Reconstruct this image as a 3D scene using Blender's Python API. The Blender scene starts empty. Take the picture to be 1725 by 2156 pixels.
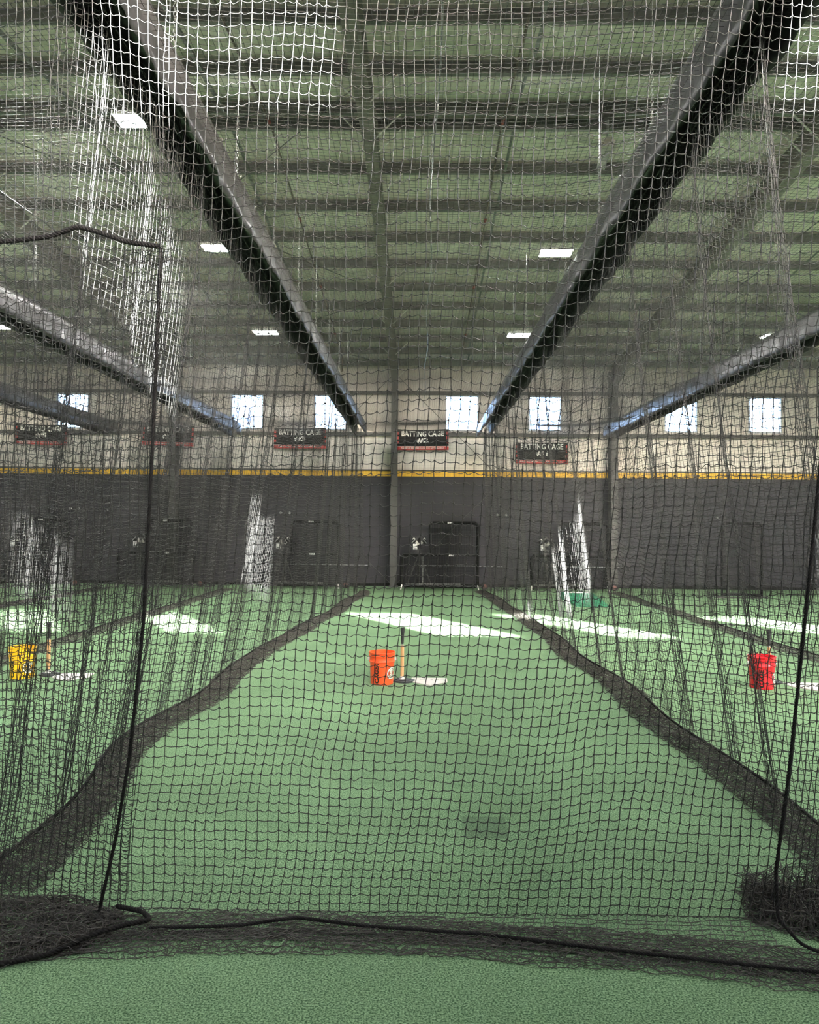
import bpy, math, random
import numpy as np
from mathutils import Vector, Matrix

random.seed(7); rng = np.random.default_rng(7)
scene = bpy.context.scene
PI = math.pi

# ------------------------------------------------------------------ camera
FPX, CAMH = 1600.0, 1.83
def cam_axes(yaw, pitch, roll):
    cy, sy = math.cos(yaw), math.sin(yaw)
    F = np.array([-sy, cy, 0.]); R = np.array([cy, sy, 0.]); U = np.array([0, 0, 1.])
    F2 = F*math.cos(pitch) + U*math.sin(pitch); U2 = U*math.cos(pitch) - F*math.sin(pitch)
    return R*math.cos(roll) + U2*math.sin(roll), U2*math.cos(roll) - R*math.sin(roll), F2
cR, cU, cF = cam_axes(math.radians(.75), math.radians(1.22), math.radians(.5))
cam_data = bpy.data.cameras.new('camera'); cam = bpy.data.objects.new('camera', cam_data)
scene.collection.objects.link(cam)
cam_data.sensor_fit = 'HORIZONTAL'; cam_data.sensor_width = 36.0; cam_data.lens = 36.0*FPX/1725.0
cam_data.clip_start = .05; cam_data.clip_end = 300
cam.matrix_world = Matrix(((cR[0], cU[0], -cF[0], 0), (cR[1], cU[1], -cF[1], 0), (cR[2], cU[2], -cF[2], CAMH), (0, 0, 0, 1)))
scene.camera = cam

# ------------------------------------------------------------------ world, sun, exposure
world = bpy.data.worlds.new('sky'); scene.world = world; world.use_nodes = True
bg = world.node_tree.nodes['Background']
sky = world.node_tree.nodes.new('ShaderNodeTexSky'); sky.sky_type = 'NISHITA'; sky.sun_disc = False   # hazy low-sun sky; the disc itself is the sun lamp below
sky.sun_elevation = math.radians(17.4); sky.sun_rotation = math.radians(149.9); sky.air_density = .45; sky.dust_density = 5.0; sky.ozone_density = 1.0
world.node_tree.links.new(sky.outputs[0], bg.inputs[0]); bg.inputs[1].default_value = 14.0
sun_data = bpy.data.lights.new('sun', 'SUN'); sun = bpy.data.objects.new('sun', sun_data)
scene.collection.objects.link(sun)
SUN = Vector((-.58, 1.0, -.362))
sun.rotation_euler = SUN.to_track_quat('-Z', 'Y').to_euler()
sun_data.energy = 250.0; sun_data.angle = math.radians(.7); sun_data.color = (1, .965, .9)
LAMP = 540.0
scene.view_settings.view_transform = 'Standard'; scene.view_settings.look = 'None'
scene.view_settings.exposure = 0.0; scene.view_settings.gamma = 1.0
scene.view_settings.use_curve_mapping = False

# ------------------------------------------------------------------ helpers
col = scene.collection
def tag(o, label=None, cat=None, group=None, kind=None):
    if label: o['label'] = label
    if cat: o['category'] = cat
    if group: o['group'] = group
    if kind: o['kind'] = kind
    return o
def empty(name, loc=(0, 0, 0), rz=0.0, label=None, cat=None, group=None, kind=None):
    o = bpy.data.objects.new(name, None); col.objects.link(o)
    o.location = loc; o.rotation_euler = (0, 0, rz); o.empty_display_size = .1
    return tag(o, label, cat, group, kind)
def link(name, me, m, parent=None, smooth=False):
    if m is not None and len(me.materials) == 0: me.materials.append(m)
    if smooth: me.polygons.foreach_set('use_smooth', np.ones(len(me.polygons), dtype=bool))
    o = bpy.data.objects.new(name, me); col.objects.link(o)
    if parent: o.parent = parent
    return o
def copy_tree(o, parent=None):
    c = o.copy(); col.objects.link(c); c.parent = parent
    for ch in list(o.children): copy_tree(ch, c)
    return c
def np_mesh(name, V, F):
    """V (n,3), F (m,4) quads or (m,3) tris"""
    me = bpy.data.meshes.new(name); n, k = len(F), F.shape[1]
    me.vertices.add(len(V)); me.vertices.foreach_set('co', np.ascontiguousarray(V, dtype=np.float32).ravel())
    me.loops.add(n*k); me.loops.foreach_set('vertex_index', np.ascontiguousarray(F, dtype=np.int32).ravel())
    me.polygons.add(n); me.polygons.foreach_set('loop_start', np.arange(0, n*k, k, dtype=np.int32))
    me.update(calc_edges=True); me.validate()
    return me
class MB:
    """collects small shapes, builds ONE mesh object"""
    def __init__(s): s.v = []; s.f = []
    def add(s, vs, fs):
        b = len(s.v); s.v += [tuple(p) for p in vs]; s.f += [tuple(b+i for i in f) for f in fs]; return s
    def box(s, c, d, M=None):
        x, y, z = d[0]/2, d[1]/2, d[2]/2
        vs = [Vector(p) for p in ((-x,-y,-z),(x,-y,-z),(x,y,-z),(-x,y,-z),(-x,-y,z),(x,-y,z),(x,y,z),(-x,y,z))]
        if M is not None: vs = [M @ p for p in vs]
        vs = [p + Vector(c) for p in vs]
        return s.add(vs, ((0,3,2,1),(4,5,6,7),(0,1,5,4),(1,2,6,5),(2,3,7,6),(3,0,4,7)))
    def bar(s, p0, p1, w, h):
        p0, p1 = Vector(p0), Vector(p1); d = p1-p0; L = d.length
        q = d.to_track_quat('Y', 'Z').to_matrix()
        return s.box((p0+p1)/2, (w, L, h), q)
    def tube(s, pts, r, n=8, cap=True):
        pts = [Vector(p) for p in pts]; rs = r if isinstance(r, (list, tuple)) else [r]*len(pts)
        b = len(s.v); up = None
        for i, p in enumerate(pts):
            t = (pts[min(i+1, len(pts)-1)] - pts[max(i-1, 0)]).normalized()
            if up is None: up = Vector((0, 0, 1)) if abs(t.z) < .9 else Vector((0, 1, 0))
            a = t.cross(up).normalized(); c = a.cross(t).normalized(); up = c
            for k in range(n):
                th = 2*PI*k/n; s.v.append(tuple(p + (a*math.cos(th) + c*math.sin(th))*rs[i]))
        for i in range(len(pts)-1):
            for k in range(n):
                k2 = (k+1) % n; s.f.append((b+i*n+k, b+i*n+k2, b+(i+1)*n+k2, b+(i+1)*n+k))
        if cap:
            s.f.append(tuple(b+k for k in range(n))[::-1]); e = b+(len(pts)-1)*n; s.f.append(tuple(e+k for k in range(n)))
        return s
    def lathe(s, prof, n=24, c=(0, 0, 0), closed=False):
        b = len(s.v)
        for r, z in prof:
            for k in range(n):
                a = 2*PI*k/n; s.v.append((c[0]+r*math.cos(a), c[1]+r*math.sin(a), c[2]+z))
        m = len(prof)
        for i in range(m-1):
            for k in range(n):
                k2 = (k+1) % n; s.f.append((b+i*n+k, b+i*n+k2, b+(i+1)*n+k2, b+(i+1)*n+k))
        return s
    def ring(s, c, ax, R, r, n=10, k=4, stretch=1.0, long=None):
        ax = Vector(ax).normalized(); a = (Vector(long) if long else ax.orthogonal()).normalized(); bb = ax.cross(a)
        pts = [Vector(c) + a*math.cos(2*PI*i/n)*R*stretch + bb*math.sin(2*PI*i/n)*R for i in range(n+1)]
        return s.tube(pts, r, k, False)
    def prism(s, poly, axis, a, b):
        n = len(poly); mk = {'x': lambda u, v, w: (w, u, v), 'y': lambda u, v, w: (u, w, v), 'z': lambda u, v, w: (u, v, w)}[axis]
        base = len(s.v)
        s.v += [mk(u, v, a) for u, v in poly] + [mk(u, v, b) for u, v in poly]
        s.f.append(tuple(base+i for i in range(n))[::-1]); s.f.append(tuple(base+n+i for i in range(n)))
        for i in range(n): s.f.append((base+i, base+(i+1) % n, base+n+(i+1) % n, base+n+i))
        return s
    def build(s, name, m, parent=None, smooth=False):
        me = bpy.data.meshes.new(name); me.from_pydata(s.v, [], s.f); me.update()
        import bmesh
        bm = bmesh.new(); bm.from_mesh(me); bmesh.ops.recalc_face_normals(bm, faces=bm.faces); bm.to_mesh(me); bm.free()
        o = link(name, me, m, parent)
        if smooth:
            me.polygons.foreach_set('use_smooth', np.ones(len(me.polygons), dtype=bool))
            me.set_sharp_from_angle(angle=math.radians(40))
        return o

# ------------------------------------------------------------------ materials (all procedural)
def mat(name, c, rough=.6, metal=0.0, c2=None, scale=6.0, detail=4.0, bump=0.0, bscale=None, bdist=.01, stretch=(1, 1, 1), spec=.5, emit=None, estr=0.0):
    m = bpy.data.materials.new(name); m.use_nodes = True; nt = m.node_tree; b = nt.nodes['Principled BSDF']
    b.inputs['Base Color'].default_value = (*c, 1); b.inputs['Roughness'].default_value = rough
    b.inputs['Metallic'].default_value = metal; b.inputs['Specular IOR Level'].default_value = spec
    tc = nt.nodes.new('ShaderNodeTexCoord'); mp = nt.nodes.new('ShaderNodeMapping'); mp.inputs['Scale'].default_value = stretch
    nt.links.new(tc.outputs['Object'], mp.inputs['Vector'])
    if c2 is not None:
        n = nt.nodes.new('ShaderNodeTexNoise'); n.inputs['Scale'].default_value = scale; n.inputs['Detail'].default_value = detail
        nt.links.new(mp.outputs[0], n.inputs['Vector'])
        r = nt.nodes.new('ShaderNodeValToRGB'); r.color_ramp.elements[0].position = .35; r.color_ramp.elements[1].position = .65
        r.color_ramp.elements[0].color = (*c, 1); r.color_ramp.elements[1].color = (*c2, 1)
        nt.links.new(n.outputs['Fac'], r.inputs[0]); nt.links.new(r.outputs[0], b.inputs['Base Color'])
    if bump > 0:
        n2 = nt.nodes.new('ShaderNodeTexNoise'); n2.inputs['Scale'].default_value = bscale or scale; n2.inputs['Detail'].default_value = 3
        nt.links.new(mp.outputs[0], n2.inputs['Vector'])
        bp = nt.nodes.new('ShaderNodeBump'); bp.inputs['Strength'].default_value = bump; bp.inputs['Distance'].default_value = bdist
        nt.links.new(n2.outputs['Fac'], bp.inputs['Height']); nt.links.new(bp.outputs[0], b.inputs['Normal'])
    if emit:
        b.inputs['Emission Color'].default_value = (*emit, 1); b.inputs['Emission Strength'].default_value = estr
    return m
M = {}
M['twine'] = mat('twine', (.019, .0185, .018), .5, c2=(.030, .029, .028), scale=30, spec=.35)
M['twine_toplit'] = mat('twine_toplit', (.060, .056, .049), .6, c2=(.088, .082, .072), scale=30, spec=.3)  # paler twine for floor slack, light from above put into the colour
M['rope'] = mat('rope', (.012, .011, .011), .8, c2=(.022, .020, .019), scale=60, spec=.1)
M['vinyl'] = mat('vinyl', (.030, .028, .031), .36, c2=(.040, .037, .041), scale=3, bump=.5, bscale=7, bdist=.02, stretch=(1, 1, .35))
M['steel_grey'] = mat('steel_grey', (.052, .052, .048), .55, c2=(.068, .067, .062), scale=2.5)
M['purlin'] = mat('purlin', (.125, .130, .122), .5, c2=(.16, .165, .155), scale=1.5)
M['rafter'] = mat('rafter', (.165, .150, .135), .55, c2=(.205, .19, .17), scale=1.2)
M['brace'] = mat('brace', (.66, .64, .58), .5, c2=(.78, .76, .70), scale=12)
M['zinc'] = mat('zinc', (.40, .40, .40), .4, metal=.7)
M['insul'] = mat('insul', (.80, .725, .655), .45, c2=(.88, .81, .74), scale=1.2, bump=.55, bscale=2.2, bdist=.06, stretch=(2.6, .8, 1))
M['wall_tan'] = mat('wall_tan', (.62, .56, .505), .6, c2=(.70, .645, .59), scale=1.0, bump=.3, bscale=3, bdist=.03, stretch=(3, 1, .3))
M['wall_grey'] = mat('wall_grey', (.037, .036, .042), .6, c2=(.046, .045, .052), scale=.8, stretch=(1, 1, .3), spec=.12)
M['yellow'] = mat('yellow', (.72, .40, .015), .5, c2=(.80, .47, .03), scale=3)
M['black_pad'] = mat('black_pad', (.004, .004, .004), .6, c2=(.008, .008, .008), scale=20, spec=.12)
M['black_plastic'] = mat('black_plastic', (.015, .015, .017), .35)
M['lamp_grey'] = mat('lamp_grey', (.35, .35, .34), .5)
M['rubber'] = mat('rubber', (.035, .037, .042), .55, c2=(.05, .052, .06), scale=10)
M['white_paint'] = mat('white_paint', (.75, .75, .73), .5)
M['window_frame'] = mat('window_frame', (.55, .57, .60), .45)
M['banner_black'] = mat('banner_black', (.007, .0065, .0065), .5, c2=(.012, .011, .011), scale=3, bump=.3, bscale=3, bdist=.03, spec=.15)
M['banner_red'] = mat('banner_red', (.50, .045, .04), .45)
M['print_white'] = mat('print_white', (.78, .76, .70), .5)
M['print_black'] = mat('print_black', (.006, .006, .006), .5)
M['bucket_orange'] = mat('bucket_orange', (.80, .085, .018), .35, c2=(.84, .10, .025), scale=4)
M['bucket_yellow'] = mat('bucket_yellow', (.85, .46, .01), .35, c2=(.88, .50, .02), scale=4)
M['bucket_red'] = mat('bucket_red', (.62, .012, .020), .35, c2=(.68, .018, .028), scale=4)
M['wood'] = mat('wood', (.50, .27, .11), .5, c2=(.60, .36, .17), scale=14, stretch=(1, 1, .1))
M['plate_white'] = mat('plate_white', (.70, .66, .62), .6, c2=(.76, .73, .69), scale=15)
M['plate_line'] = mat('plate_line', (.50, .46, .43), .6)
M['mat_green'] = mat('mat_green', (.015, .17, .075), .6, c2=(.02, .20, .09), scale=8)
M['pipe'] = mat('pipe', (.10, .075, .055), .5)
M['red_fit'] = mat('red_fit', (.22, .03, .02), .5)
M['fan_grey'] = mat('fan_grey', (.40, .38, .34), .5)
M['post_grey'] = mat('post_grey', (.20, .20, .19), .5)
M['tyre'] = mat('tyre', (.012, .012, .012), .7)
M['hub_red'] = mat('hub_red', (.16, .06, .05), .4)
M['led'] = mat('led', (.9, .9, .9), .5, emit=(1, .985, .95), estr=LAMP)
M['foam'] = mat('foam', (.02, .02, .022), .7)
# glass: thin pane, mostly clear
g = bpy.data.materials.new('glass'); g.use_nodes = True; nt = g.node_tree; nt.nodes.clear()
o_ = nt.nodes.new('ShaderNodeOutputMaterial'); mx = nt.nodes.new('ShaderNodeMixShader'); tr = nt.nodes.new('ShaderNodeBsdfTransparent'); gl = nt.nodes.new('ShaderNodeBsdfGlossy')
gl.inputs['Roughness'].default_value = .05; mx.inputs[0].default_value = .06; tr.inputs[0].default_value = (.93, .96, .97, 1)
nt.links.new(tr.outputs[0], mx.inputs[1]); nt.links.new(gl.outputs[0], mx.inputs[2]); nt.links.new(mx.outputs[0], o_.inputs[0]); M['glass'] = g

def turf_material():
    m = bpy.data.materials.new('turf'); m.use_nodes = True; nt = m.node_tree; b = nt.nodes['Principled BSDF']
    b.inputs['Roughness'].default_value = .75; b.inputs['Specular IOR Level'].default_value = .25
    tc = nt.nodes.new('ShaderNodeTexCoord')
    def noise(scale, detail=3.0, st=(1, 1, 1), rough=.5):
        mp = nt.nodes.new('ShaderNodeMapping'); mp.inputs['Scale'].default_value = st; nt.links.new(tc.outputs['Object'], mp.inputs[0])
        n = nt.nodes.new('ShaderNodeTexNoise'); n.inputs['Scale'].default_value = scale; n.inputs['Detail'].default_value = detail; n.inputs['Roughness'].default_value = rough
        nt.links.new(mp.outputs[0], n.inputs['Vector']); return n.outputs['Fac']
    def ramp(fac, p0, c0, p1, c1):
        r = nt.nodes.new('ShaderNodeValToRGB'); e = r.color_ramp.elements; e[0].position = p0; e[1].position = p1; e[0].color = (*c0, 1); e[1].color = (*c1, 1)
        nt.links.new(fac, r.inputs[0]); return r.outputs[0]
    def mix(kind, fac, a, bb):
        n = nt.nodes.new('ShaderNodeMix'); n.data_type = 'RGBA'; n.blend_type = kind
        if isinstance(fac, float): n.inputs['Factor'].default_value = fac
        else: nt.links.new(fac, n.inputs['Factor'])
        for s, v in ((n.inputs['A'], a), (n.inputs['B'], bb)):
            if isinstance(v, tuple): s.default_value = (*v, 1)
            else: nt.links.new(v, s)
        return n.outputs['Result']
    fine = noise(120, 2.5, (1, 1, 1), .7)
    c = ramp(fine, .39, (.037, .106, .039), .63, (.372, .566, .312))
    big = ramp(noise(.55, 4, (1, 1.6, 1)), .35, (.82, .82, .82), .68, (1.06, 1.06, 1.06))
    c = mix('MULTIPLY', 1.0, c, big)
    scuff = ramp(noise(1.3, 5, (1, 2.2, 1), .6), .60, (1, 1, 1), .80, (.66, .70, .66))
    c = mix('MULTIPLY', 1.0, c, scuff)
    # a dark rectangular mark mixed into the turf colour
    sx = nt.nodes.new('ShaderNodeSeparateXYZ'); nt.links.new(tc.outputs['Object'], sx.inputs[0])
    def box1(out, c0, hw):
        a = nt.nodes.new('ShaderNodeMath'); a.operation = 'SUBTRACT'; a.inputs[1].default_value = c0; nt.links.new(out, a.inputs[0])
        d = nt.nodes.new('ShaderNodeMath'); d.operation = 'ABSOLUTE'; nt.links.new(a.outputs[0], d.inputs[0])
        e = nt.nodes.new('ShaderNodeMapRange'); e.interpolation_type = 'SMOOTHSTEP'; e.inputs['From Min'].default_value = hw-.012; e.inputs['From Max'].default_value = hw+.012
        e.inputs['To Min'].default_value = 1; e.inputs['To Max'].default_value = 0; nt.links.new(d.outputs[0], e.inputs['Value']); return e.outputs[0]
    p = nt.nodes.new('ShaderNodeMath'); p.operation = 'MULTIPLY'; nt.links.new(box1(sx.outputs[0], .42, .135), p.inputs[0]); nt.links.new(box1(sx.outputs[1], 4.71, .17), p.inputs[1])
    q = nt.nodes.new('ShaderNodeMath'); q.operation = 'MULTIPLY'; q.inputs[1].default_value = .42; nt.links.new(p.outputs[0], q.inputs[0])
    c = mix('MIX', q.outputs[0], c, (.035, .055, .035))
    nt.links.new(c, b.inputs['Base Color'])
    bp = nt.nodes.new('ShaderNodeBump'); bp.inputs['Strength'].default_value = .8; bp.inputs['Distance'].default_value = .012
    nt.links.new(noise(120, 3, (1, 1, 1), .7), bp.inputs['Height']); nt.links.new(bp.outputs[0], b.inputs['Normal'])
    return m
M['turf'] = turf_material()

# ------------------------------------------------------------------ the building shell
XL, XR, YB, YF = -24.0, 24.0, 24.0, -0.6      # side walls, far wall, wall behind the camera
RIDGE = 11.6
def zroof(y): return 8.10 - .1*abs(y-RIDGE)      # underside of the purlins
PUR_H = .20
CW = {'#1': 'rightmost BATTING CAGE banner', '#2': 'central BATTING CAGE banner', '#3': 'banner left of the centre column', '#4': 'half-hidden banner behind the left seam rope', '#5': 'banner at the left edge'}
def zdeck(y): return zroof(y) + PUR_H

fl = MB(); fl.box(((XL+XR)/2, (YB+YF)/2, -.05), (XR-XL+.6, YB-YF+.6, .1)); tag(fl.build('floor', M['turf']), kind='structure')

# roof lining: billowing insulation between purlins
PUR_Y = [23.62, 22.5, 21.45, 20.3, 19.1, 17.95, 16.73, 15.5, 14.28, 13.05, 11.83, 11.38, 10.18, 8.95, 7.72, 6.5, 5.27, 4.05, 2.8, 1.6, .4]
ys = np.array(sorted(set([YB+.3, YF-.3] + [y for y in np.linspace(YF-.3, YB+.3, 150)])))
xs = np.linspace(XL-.3, XR+.3, 160)
py = np.array(sorted(PUR_Y))
X_, Y_ = np.meshgrid(xs, ys)
dist = np.min(np.abs(Y_[..., None]-py), axis=-1)
sag = np.clip(dist, 0, .5)*.13*(0.6+.4*np.sin(X_*1.7+Y_*.6)*np.sin(X_*.53+1.0))
Z_ = (8.10-.1*np.abs(Y_-RIDGE)) + PUR_H + .02 - sag*.8
V = np.stack([X_, Y_, Z_], -1).reshape(-1, 3); ny, nx = X_.shape
I = np.arange(ny*nx).reshape(ny, nx)
F = np.stack([I[:-1, :-1], I[1:, :-1], I[1:, 1:], I[:-1, 1:]], -1).reshape(-1, 4)
ceiling = tag(link('ceiling', np_mesh('ceiling', V, F), M['insul'], smooth=True), kind='structure')
sl = ceiling.modifiers.new('thick', 'SOLIDIFY'); sl.thickness = .15; sl.offset = -1

# far wall with openings (window list: centre x, centre z)
WIN_W, WIN_H = 1.07, 1.16
WINF = [-11.08, -5.5, -2.85, 1.32, 3.94, 8.22, 10.86]
WINB = [(-5.5, 1.5), (-2.6, 1.5), (1.33, 1.2), (4.15, 1.1), (9.0, 1.6), (11.95, 1.3), (16.2, 1.5), (19.2, 1.5)]
def wall_with_windows(name, y, th, wins, zc, ztop, m, WIN_H=WIN_H):
    mb = MB(); z0, z1 = zc-WIN_H/2, zc+WIN_H/2
    mb.box(((XL+XR)/2, y+th/2, z0/2), (XR-XL+.6, abs(th), z0))
    mb.box(((XL+XR)/2, y+th/2, (z1+ztop)/2), (XR-XL+.6, abs(th), ztop-z1))
    edges = [XL-.3] + [e for x_, w_ in sorted(wins) for e in (x_-w_/2, x_+w_/2)] + [XR+.3]
    for a, b in zip(edges[::2], edges[1::2]): mb.box(((a+b)/2, y+th/2, zc), (b-a, abs(th), WIN_H))
    return tag(mb.build(name, m), kind='structure')
ZWF, ZWB = 5.49, 5.55
wall_back = wall_with_windows('wall_back', YB, .22, [(x_, WIN_W) for x_ in WINF], ZWF, 7.2, M['wall_tan'])
wall_front = wall_with_windows('wall_front', YF, -.18, WINB, ZWB, 7.2, M['wall_tan'], 1.3)
for nm, x in (('wall_left', XL-.1), ('wall_right', XR+.1)):
    mb = MB(); mb.prism([(YF-.2, 0), (YB+.2, 0), (YB+.2, zdeck(YB)+.1), (RIDGE, zdeck(RIDGE)+.1), (YF-.2, zdeck(YF)+.1)], 'x', x-.1, x+.1)
    tag(mb.build(nm, M['wall_tan']), kind='structure')
# dark grey lower liner, panel by panel with a thin joint
pw = 1.22; k = 0; x = XL
panel_me = None
while x < XR-.01:
    if panel_me is None:
        mb = MB(); mb.box((pw/2, -.02, 1.73), (pw, .04, 3.46)); o = mb.build('liner_panel', M['wall_grey'], wall_back); panel_me = o.data
    else: o = link('liner_panel', panel_me, None, wall_back)
    o.location = (x, YB, 0); x += pw
mb = MB(); mb.box(((XL+XR)/2, YB-.03, 3.545), (XR-XL, .06, .17)); tag(mb.build('trim_1', M['yellow']), kind='structure')
mb = MB(); mb.box(((XL+XR)/2, YB-.05, 3.66), (XR-XL, .10, .035)); tag(mb.build('trim_2', M['steel_grey']), kind='structure')
mb = MB(); mb.box(((XL+XR)/2, YB-.03, .05), (XR-XL, .06, .1)); tag(mb.build('baseboard_back', M['black_pad']), kind='structure')
for z in (4.83, 6.14):
    mb = MB(); mb.box((0, -.07, 0), (XR-XL, .14, .02)); mb.box((0, -.13, -.05), (XR-XL, .015, .10))
    o = mb.build('girt', M['steel_grey'], wall_back); o.location = (0, YB, z)
mb = MB(); mb.box(((XL+XR)/2, YF+.02, 1.73), (XR-XL, .04, 3.46)); mb.build('liner_panel', M['wall_grey'], wall_front)
# standing folds of the wall lining, one batten per 1.3 m
mb = MB(); mb.box((0, -.012, 5.3), (.05, .024, 3.1)); bat = mb.build('lining_batten', M['wall_tan'], wall_back); x = XL+.4
while x < XR:
    if min(abs(x-w) for w in WINF) > .62:
        o = link('lining_batten', bat.data, None, wall_back); o.location = (x, YB, 0)
    x += 1.3
bpy.data.objects.remove(bat)
def window(n, x, y, z, s, WIN_W=WIN_W, WIN_H=WIN_H):
    w = tag(empty('window_%d' % n, (x, y, z)), kind='structure')
    mb = MB(); t = .05
    for sx in (-1, 1): mb.box((sx*(WIN_W/2-t/2), s*.06, 0), (t, .16, WIN_H))
    for sz in (-1, 1): mb.box((0, s*.06, sz*(WIN_H/2-t/2)), (WIN_W-2*t, .16, t))
    mb.build('window_frame', M['window_frame'], w)
    mb = MB(); mb.box((0, s*.08, 0), (WIN_W-2*t, .012, WIN_H-2*t)); mb.build('pane', M['glass'], w)
n = 1
for x in WINF: window(n, x, YB, ZWF, 1); n += 1
for x, w_ in WINB: window(n, x, YF, ZWB, -1, w_, 1.3); n += 1

# purlins: Z-sections, each its own piece of the ceiling
mb = MB(); L = XR-XL
mb.box((0, 0, PUR_H/2), (L, .012, PUR_H)); mb.box((0, -.035, .006), (L, .07, .012)); mb.box((0, .035, PUR_H-.006), (L, .07, .012)); mb.box((0, -.066, .016), (L, .008, .03))
pur = mb.build('purlin', M['purlin'], ceiling); pur_me = pur.data; bpy.data.objects.remove(pur)
for y in PUR_Y:
    o = link('purlin', pur_me, None, ceiling); o.location = (0, y, zroof(y))
# bridging bars between neighbouring purlins
bx = [1.42, 3.6, -3.0, -5.2, 8.3, -9.6]
sp = sorted(PUR_Y); br_me = None
for bi, x in enumerate(bx):
    for a, b in zip(sp[5:-1], sp[6:]):
        if b-a < .8: continue
        if br_me is None:
            mb = MB(); mb.box((0, .59, .0), (.045, 1.18, .006)); mb.box((.02, .59, .02), (.006, 1.18, .04)); o = mb.build('bridging_bar', M['purlin'], ceiling); br_me = o.data
        else: o = link('bridging_bar', br_me, None, ceiling)
        o.location = (x + random.uniform(-.03, .03), a, zroof(a)+.02); o.rotation_euler = (math.atan2(zroof(b)-zroof(a), b-a), 0, 0)

# ------------------------------------------------------------------ steel frames: columns, rafters
FRAME_X = [-14.6, -7.72, -.80, 6.02, 12.9]
COLNAME = {-7.72: 'left of the BATTING CAGE #3 banner, below banner #4', -.80: 'between banners #3 and #2 in the centre', 6.02: 'right of the BATTING CAGE #1 banner', -14.6: 'at the far left beyond banner #5', 12.9: 'at the far right end of the wall'}
WHERE = {-7.72: 'over the left cages', -.80: 'above the middle cage', 6.02: 'over the right cages', -14.6: 'farthest left over the hall', 12.9: 'farthest right over the hall'}
for fx in FRAME_X:
    c = empty('steel_column', (fx, YB-.28, 0), 0, 'dark steel wall column ' + COLNAME[fx], 'column', 'wall columns')
    h = zroof(YB)-.05
    mb = MB(); mb.box((0, 0, h/2), (.012, .42, h)); mb.build('web', M['steel_grey'], c)
    for s in (-1, 1):
        mb = MB(); mb.box((0, s*.215, h/2), (.20, .012, h)); mb.build('flange', M['steel_grey'], c)
    mb = MB(); mb.box((0, 0, .012), (.28, .50, .024)); mb.build('base_plate', M['steel_grey'], c)
    r = empty('roof_rafter', (fx, RIDGE, zroof(RIDGE)), 0, 'brown-grey steel roof rafter running front to back ' + WHERE[fx], 'rafter', 'roof rafters')
    D = .42
    for s, yend in ((1, YB-.1), (-1, YF+.1)):
        z1 = zroof(yend)-zroof(RIDGE); yy = yend-RIDGE
        poly = [(0, -.012), (yy, z1-.012), (yy, z1-D-.12), (yy*.55, z1*.55-D), (0, -D)]
        mb = MB(); mb.prism(poly, 'x', -.006, .006); mb.build('web', M['rafter'], r)
        for off in (0, -D):
            mb = MB()
            pts = [(0, off), (yy*.55, z1*.55+off), (yy, z1+off-(.12 if off else 0))]
            for (y0, a0), (y1, a1) in zip(pts, pts[1:]):
                mb.bar((0, y0, a0-.006), (0, y1, a1-.006), .2, .014)
            mb.build('flange', M['rafter'], r)
    fb = None
    for i in (0, 2, 4, 6, 8, 9, 10, 11, 12, 14):
        y = PUR_Y[i]
        for s in (-1, 1):
            mb = MB(); mb.bar((s*.46, y-RIDGE-.04, zroof(y)-zroof(RIDGE)+.0), (s*.07, y-RIDGE-.04, zroof(y)-zroof(RIDGE)-D+.03), .035, .012)
            mb.build('flange_brace', M['brace'], r)
# rod bracing on the far wall and under the roof
def rod(p0, p1, label, r=.009, m='steel_grey'):
    p0, p1 = Vector(p0), Vector(p1)
    e = empty('bracing_rod', p0, 0, label, 'rod', 'bracing rods')
    mb = MB(); mb.tube([(0, 0, 0), p1-p0], r, 6); mb.build('rod', M[m], e)
    mb = MB(); d = (p1-p0).normalized(); mb.tube([d*.5, d*.62], r*2.2, 6); mb.build('turnbuckle', M[m], e)
yb = YB-.16
rod((-.7, yb, 6.6), (5.9, yb, .1), 'thin bracing rod falling rightwards across the wall right of the centre column')
rod((5.9, yb-.03, 6.6), (-.7, yb-.03, .1), 'thin bracing rod rising rightwards across the wall right of the centre column')
rod((-7.6, yb, 6.6), (-.9, yb, .1), 'thin bracing rod falling rightwards across the wall left of the centre column')
rod((-.9, yb-.03, 6.6), (-7.6, yb-.03, .1), 'thin bracing rod rising rightwards across the wall left of the centre column')
for i, (xa, ya, xb, yb2, w) in enumerate(((-7.6, 17.9, -.9, 10.3, 'towards the ridge, left of the centre rafter'), (-.9, 17.9, -7.6, 10.3, 'away from the centre rafter, left side'),
                                (-.9, 23.3, -7.6, 18.2, 'near the far eave, left of the centre rafter'), (-7.6, 23.3, -.9, 18.2, 'crossing near the far eave, left side'))):
    rod((xa, ya, zroof(ya)-.06), (xb, yb2, zroof(yb2)-.06), 'diagonal roof bracing rod running ' + w)
# thin roof pipes with red couplings
for x, w in ((1.22, 'right'), (-2.35, 'left')):
    e = empty('roof_pipe', (x, RIDGE, zroof(RIDGE)), 0, 'thin brown pipe with red couplings under the purlins, %s of the centre rafter' % w, 'pipe', 'roof pipes')
    pts = [(0, y-RIDGE, zroof(y)-zroof(RIDGE)-.05) for y in (1.0, RIDGE, 22.6)] + [(0, 22.62-RIDGE, zroof(22.6)-zroof(RIDGE)-.5)]
    mb = MB(); mb.tube(pts, .017, 8); mb.build('pipe', M['pipe'], e, True)
    for y in (5.2, 8.2, 11.45, 14.5, 17.6, 20.7):
        mb = MB(); zz = zroof(y)-zroof(RIDGE)-.05; mb.tube([(0, y-RIDGE-.06, zz), (0, y-RIDGE+.06, zz)], .028, 8); mb.build('coupling', M['red_fit'], e)

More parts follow.
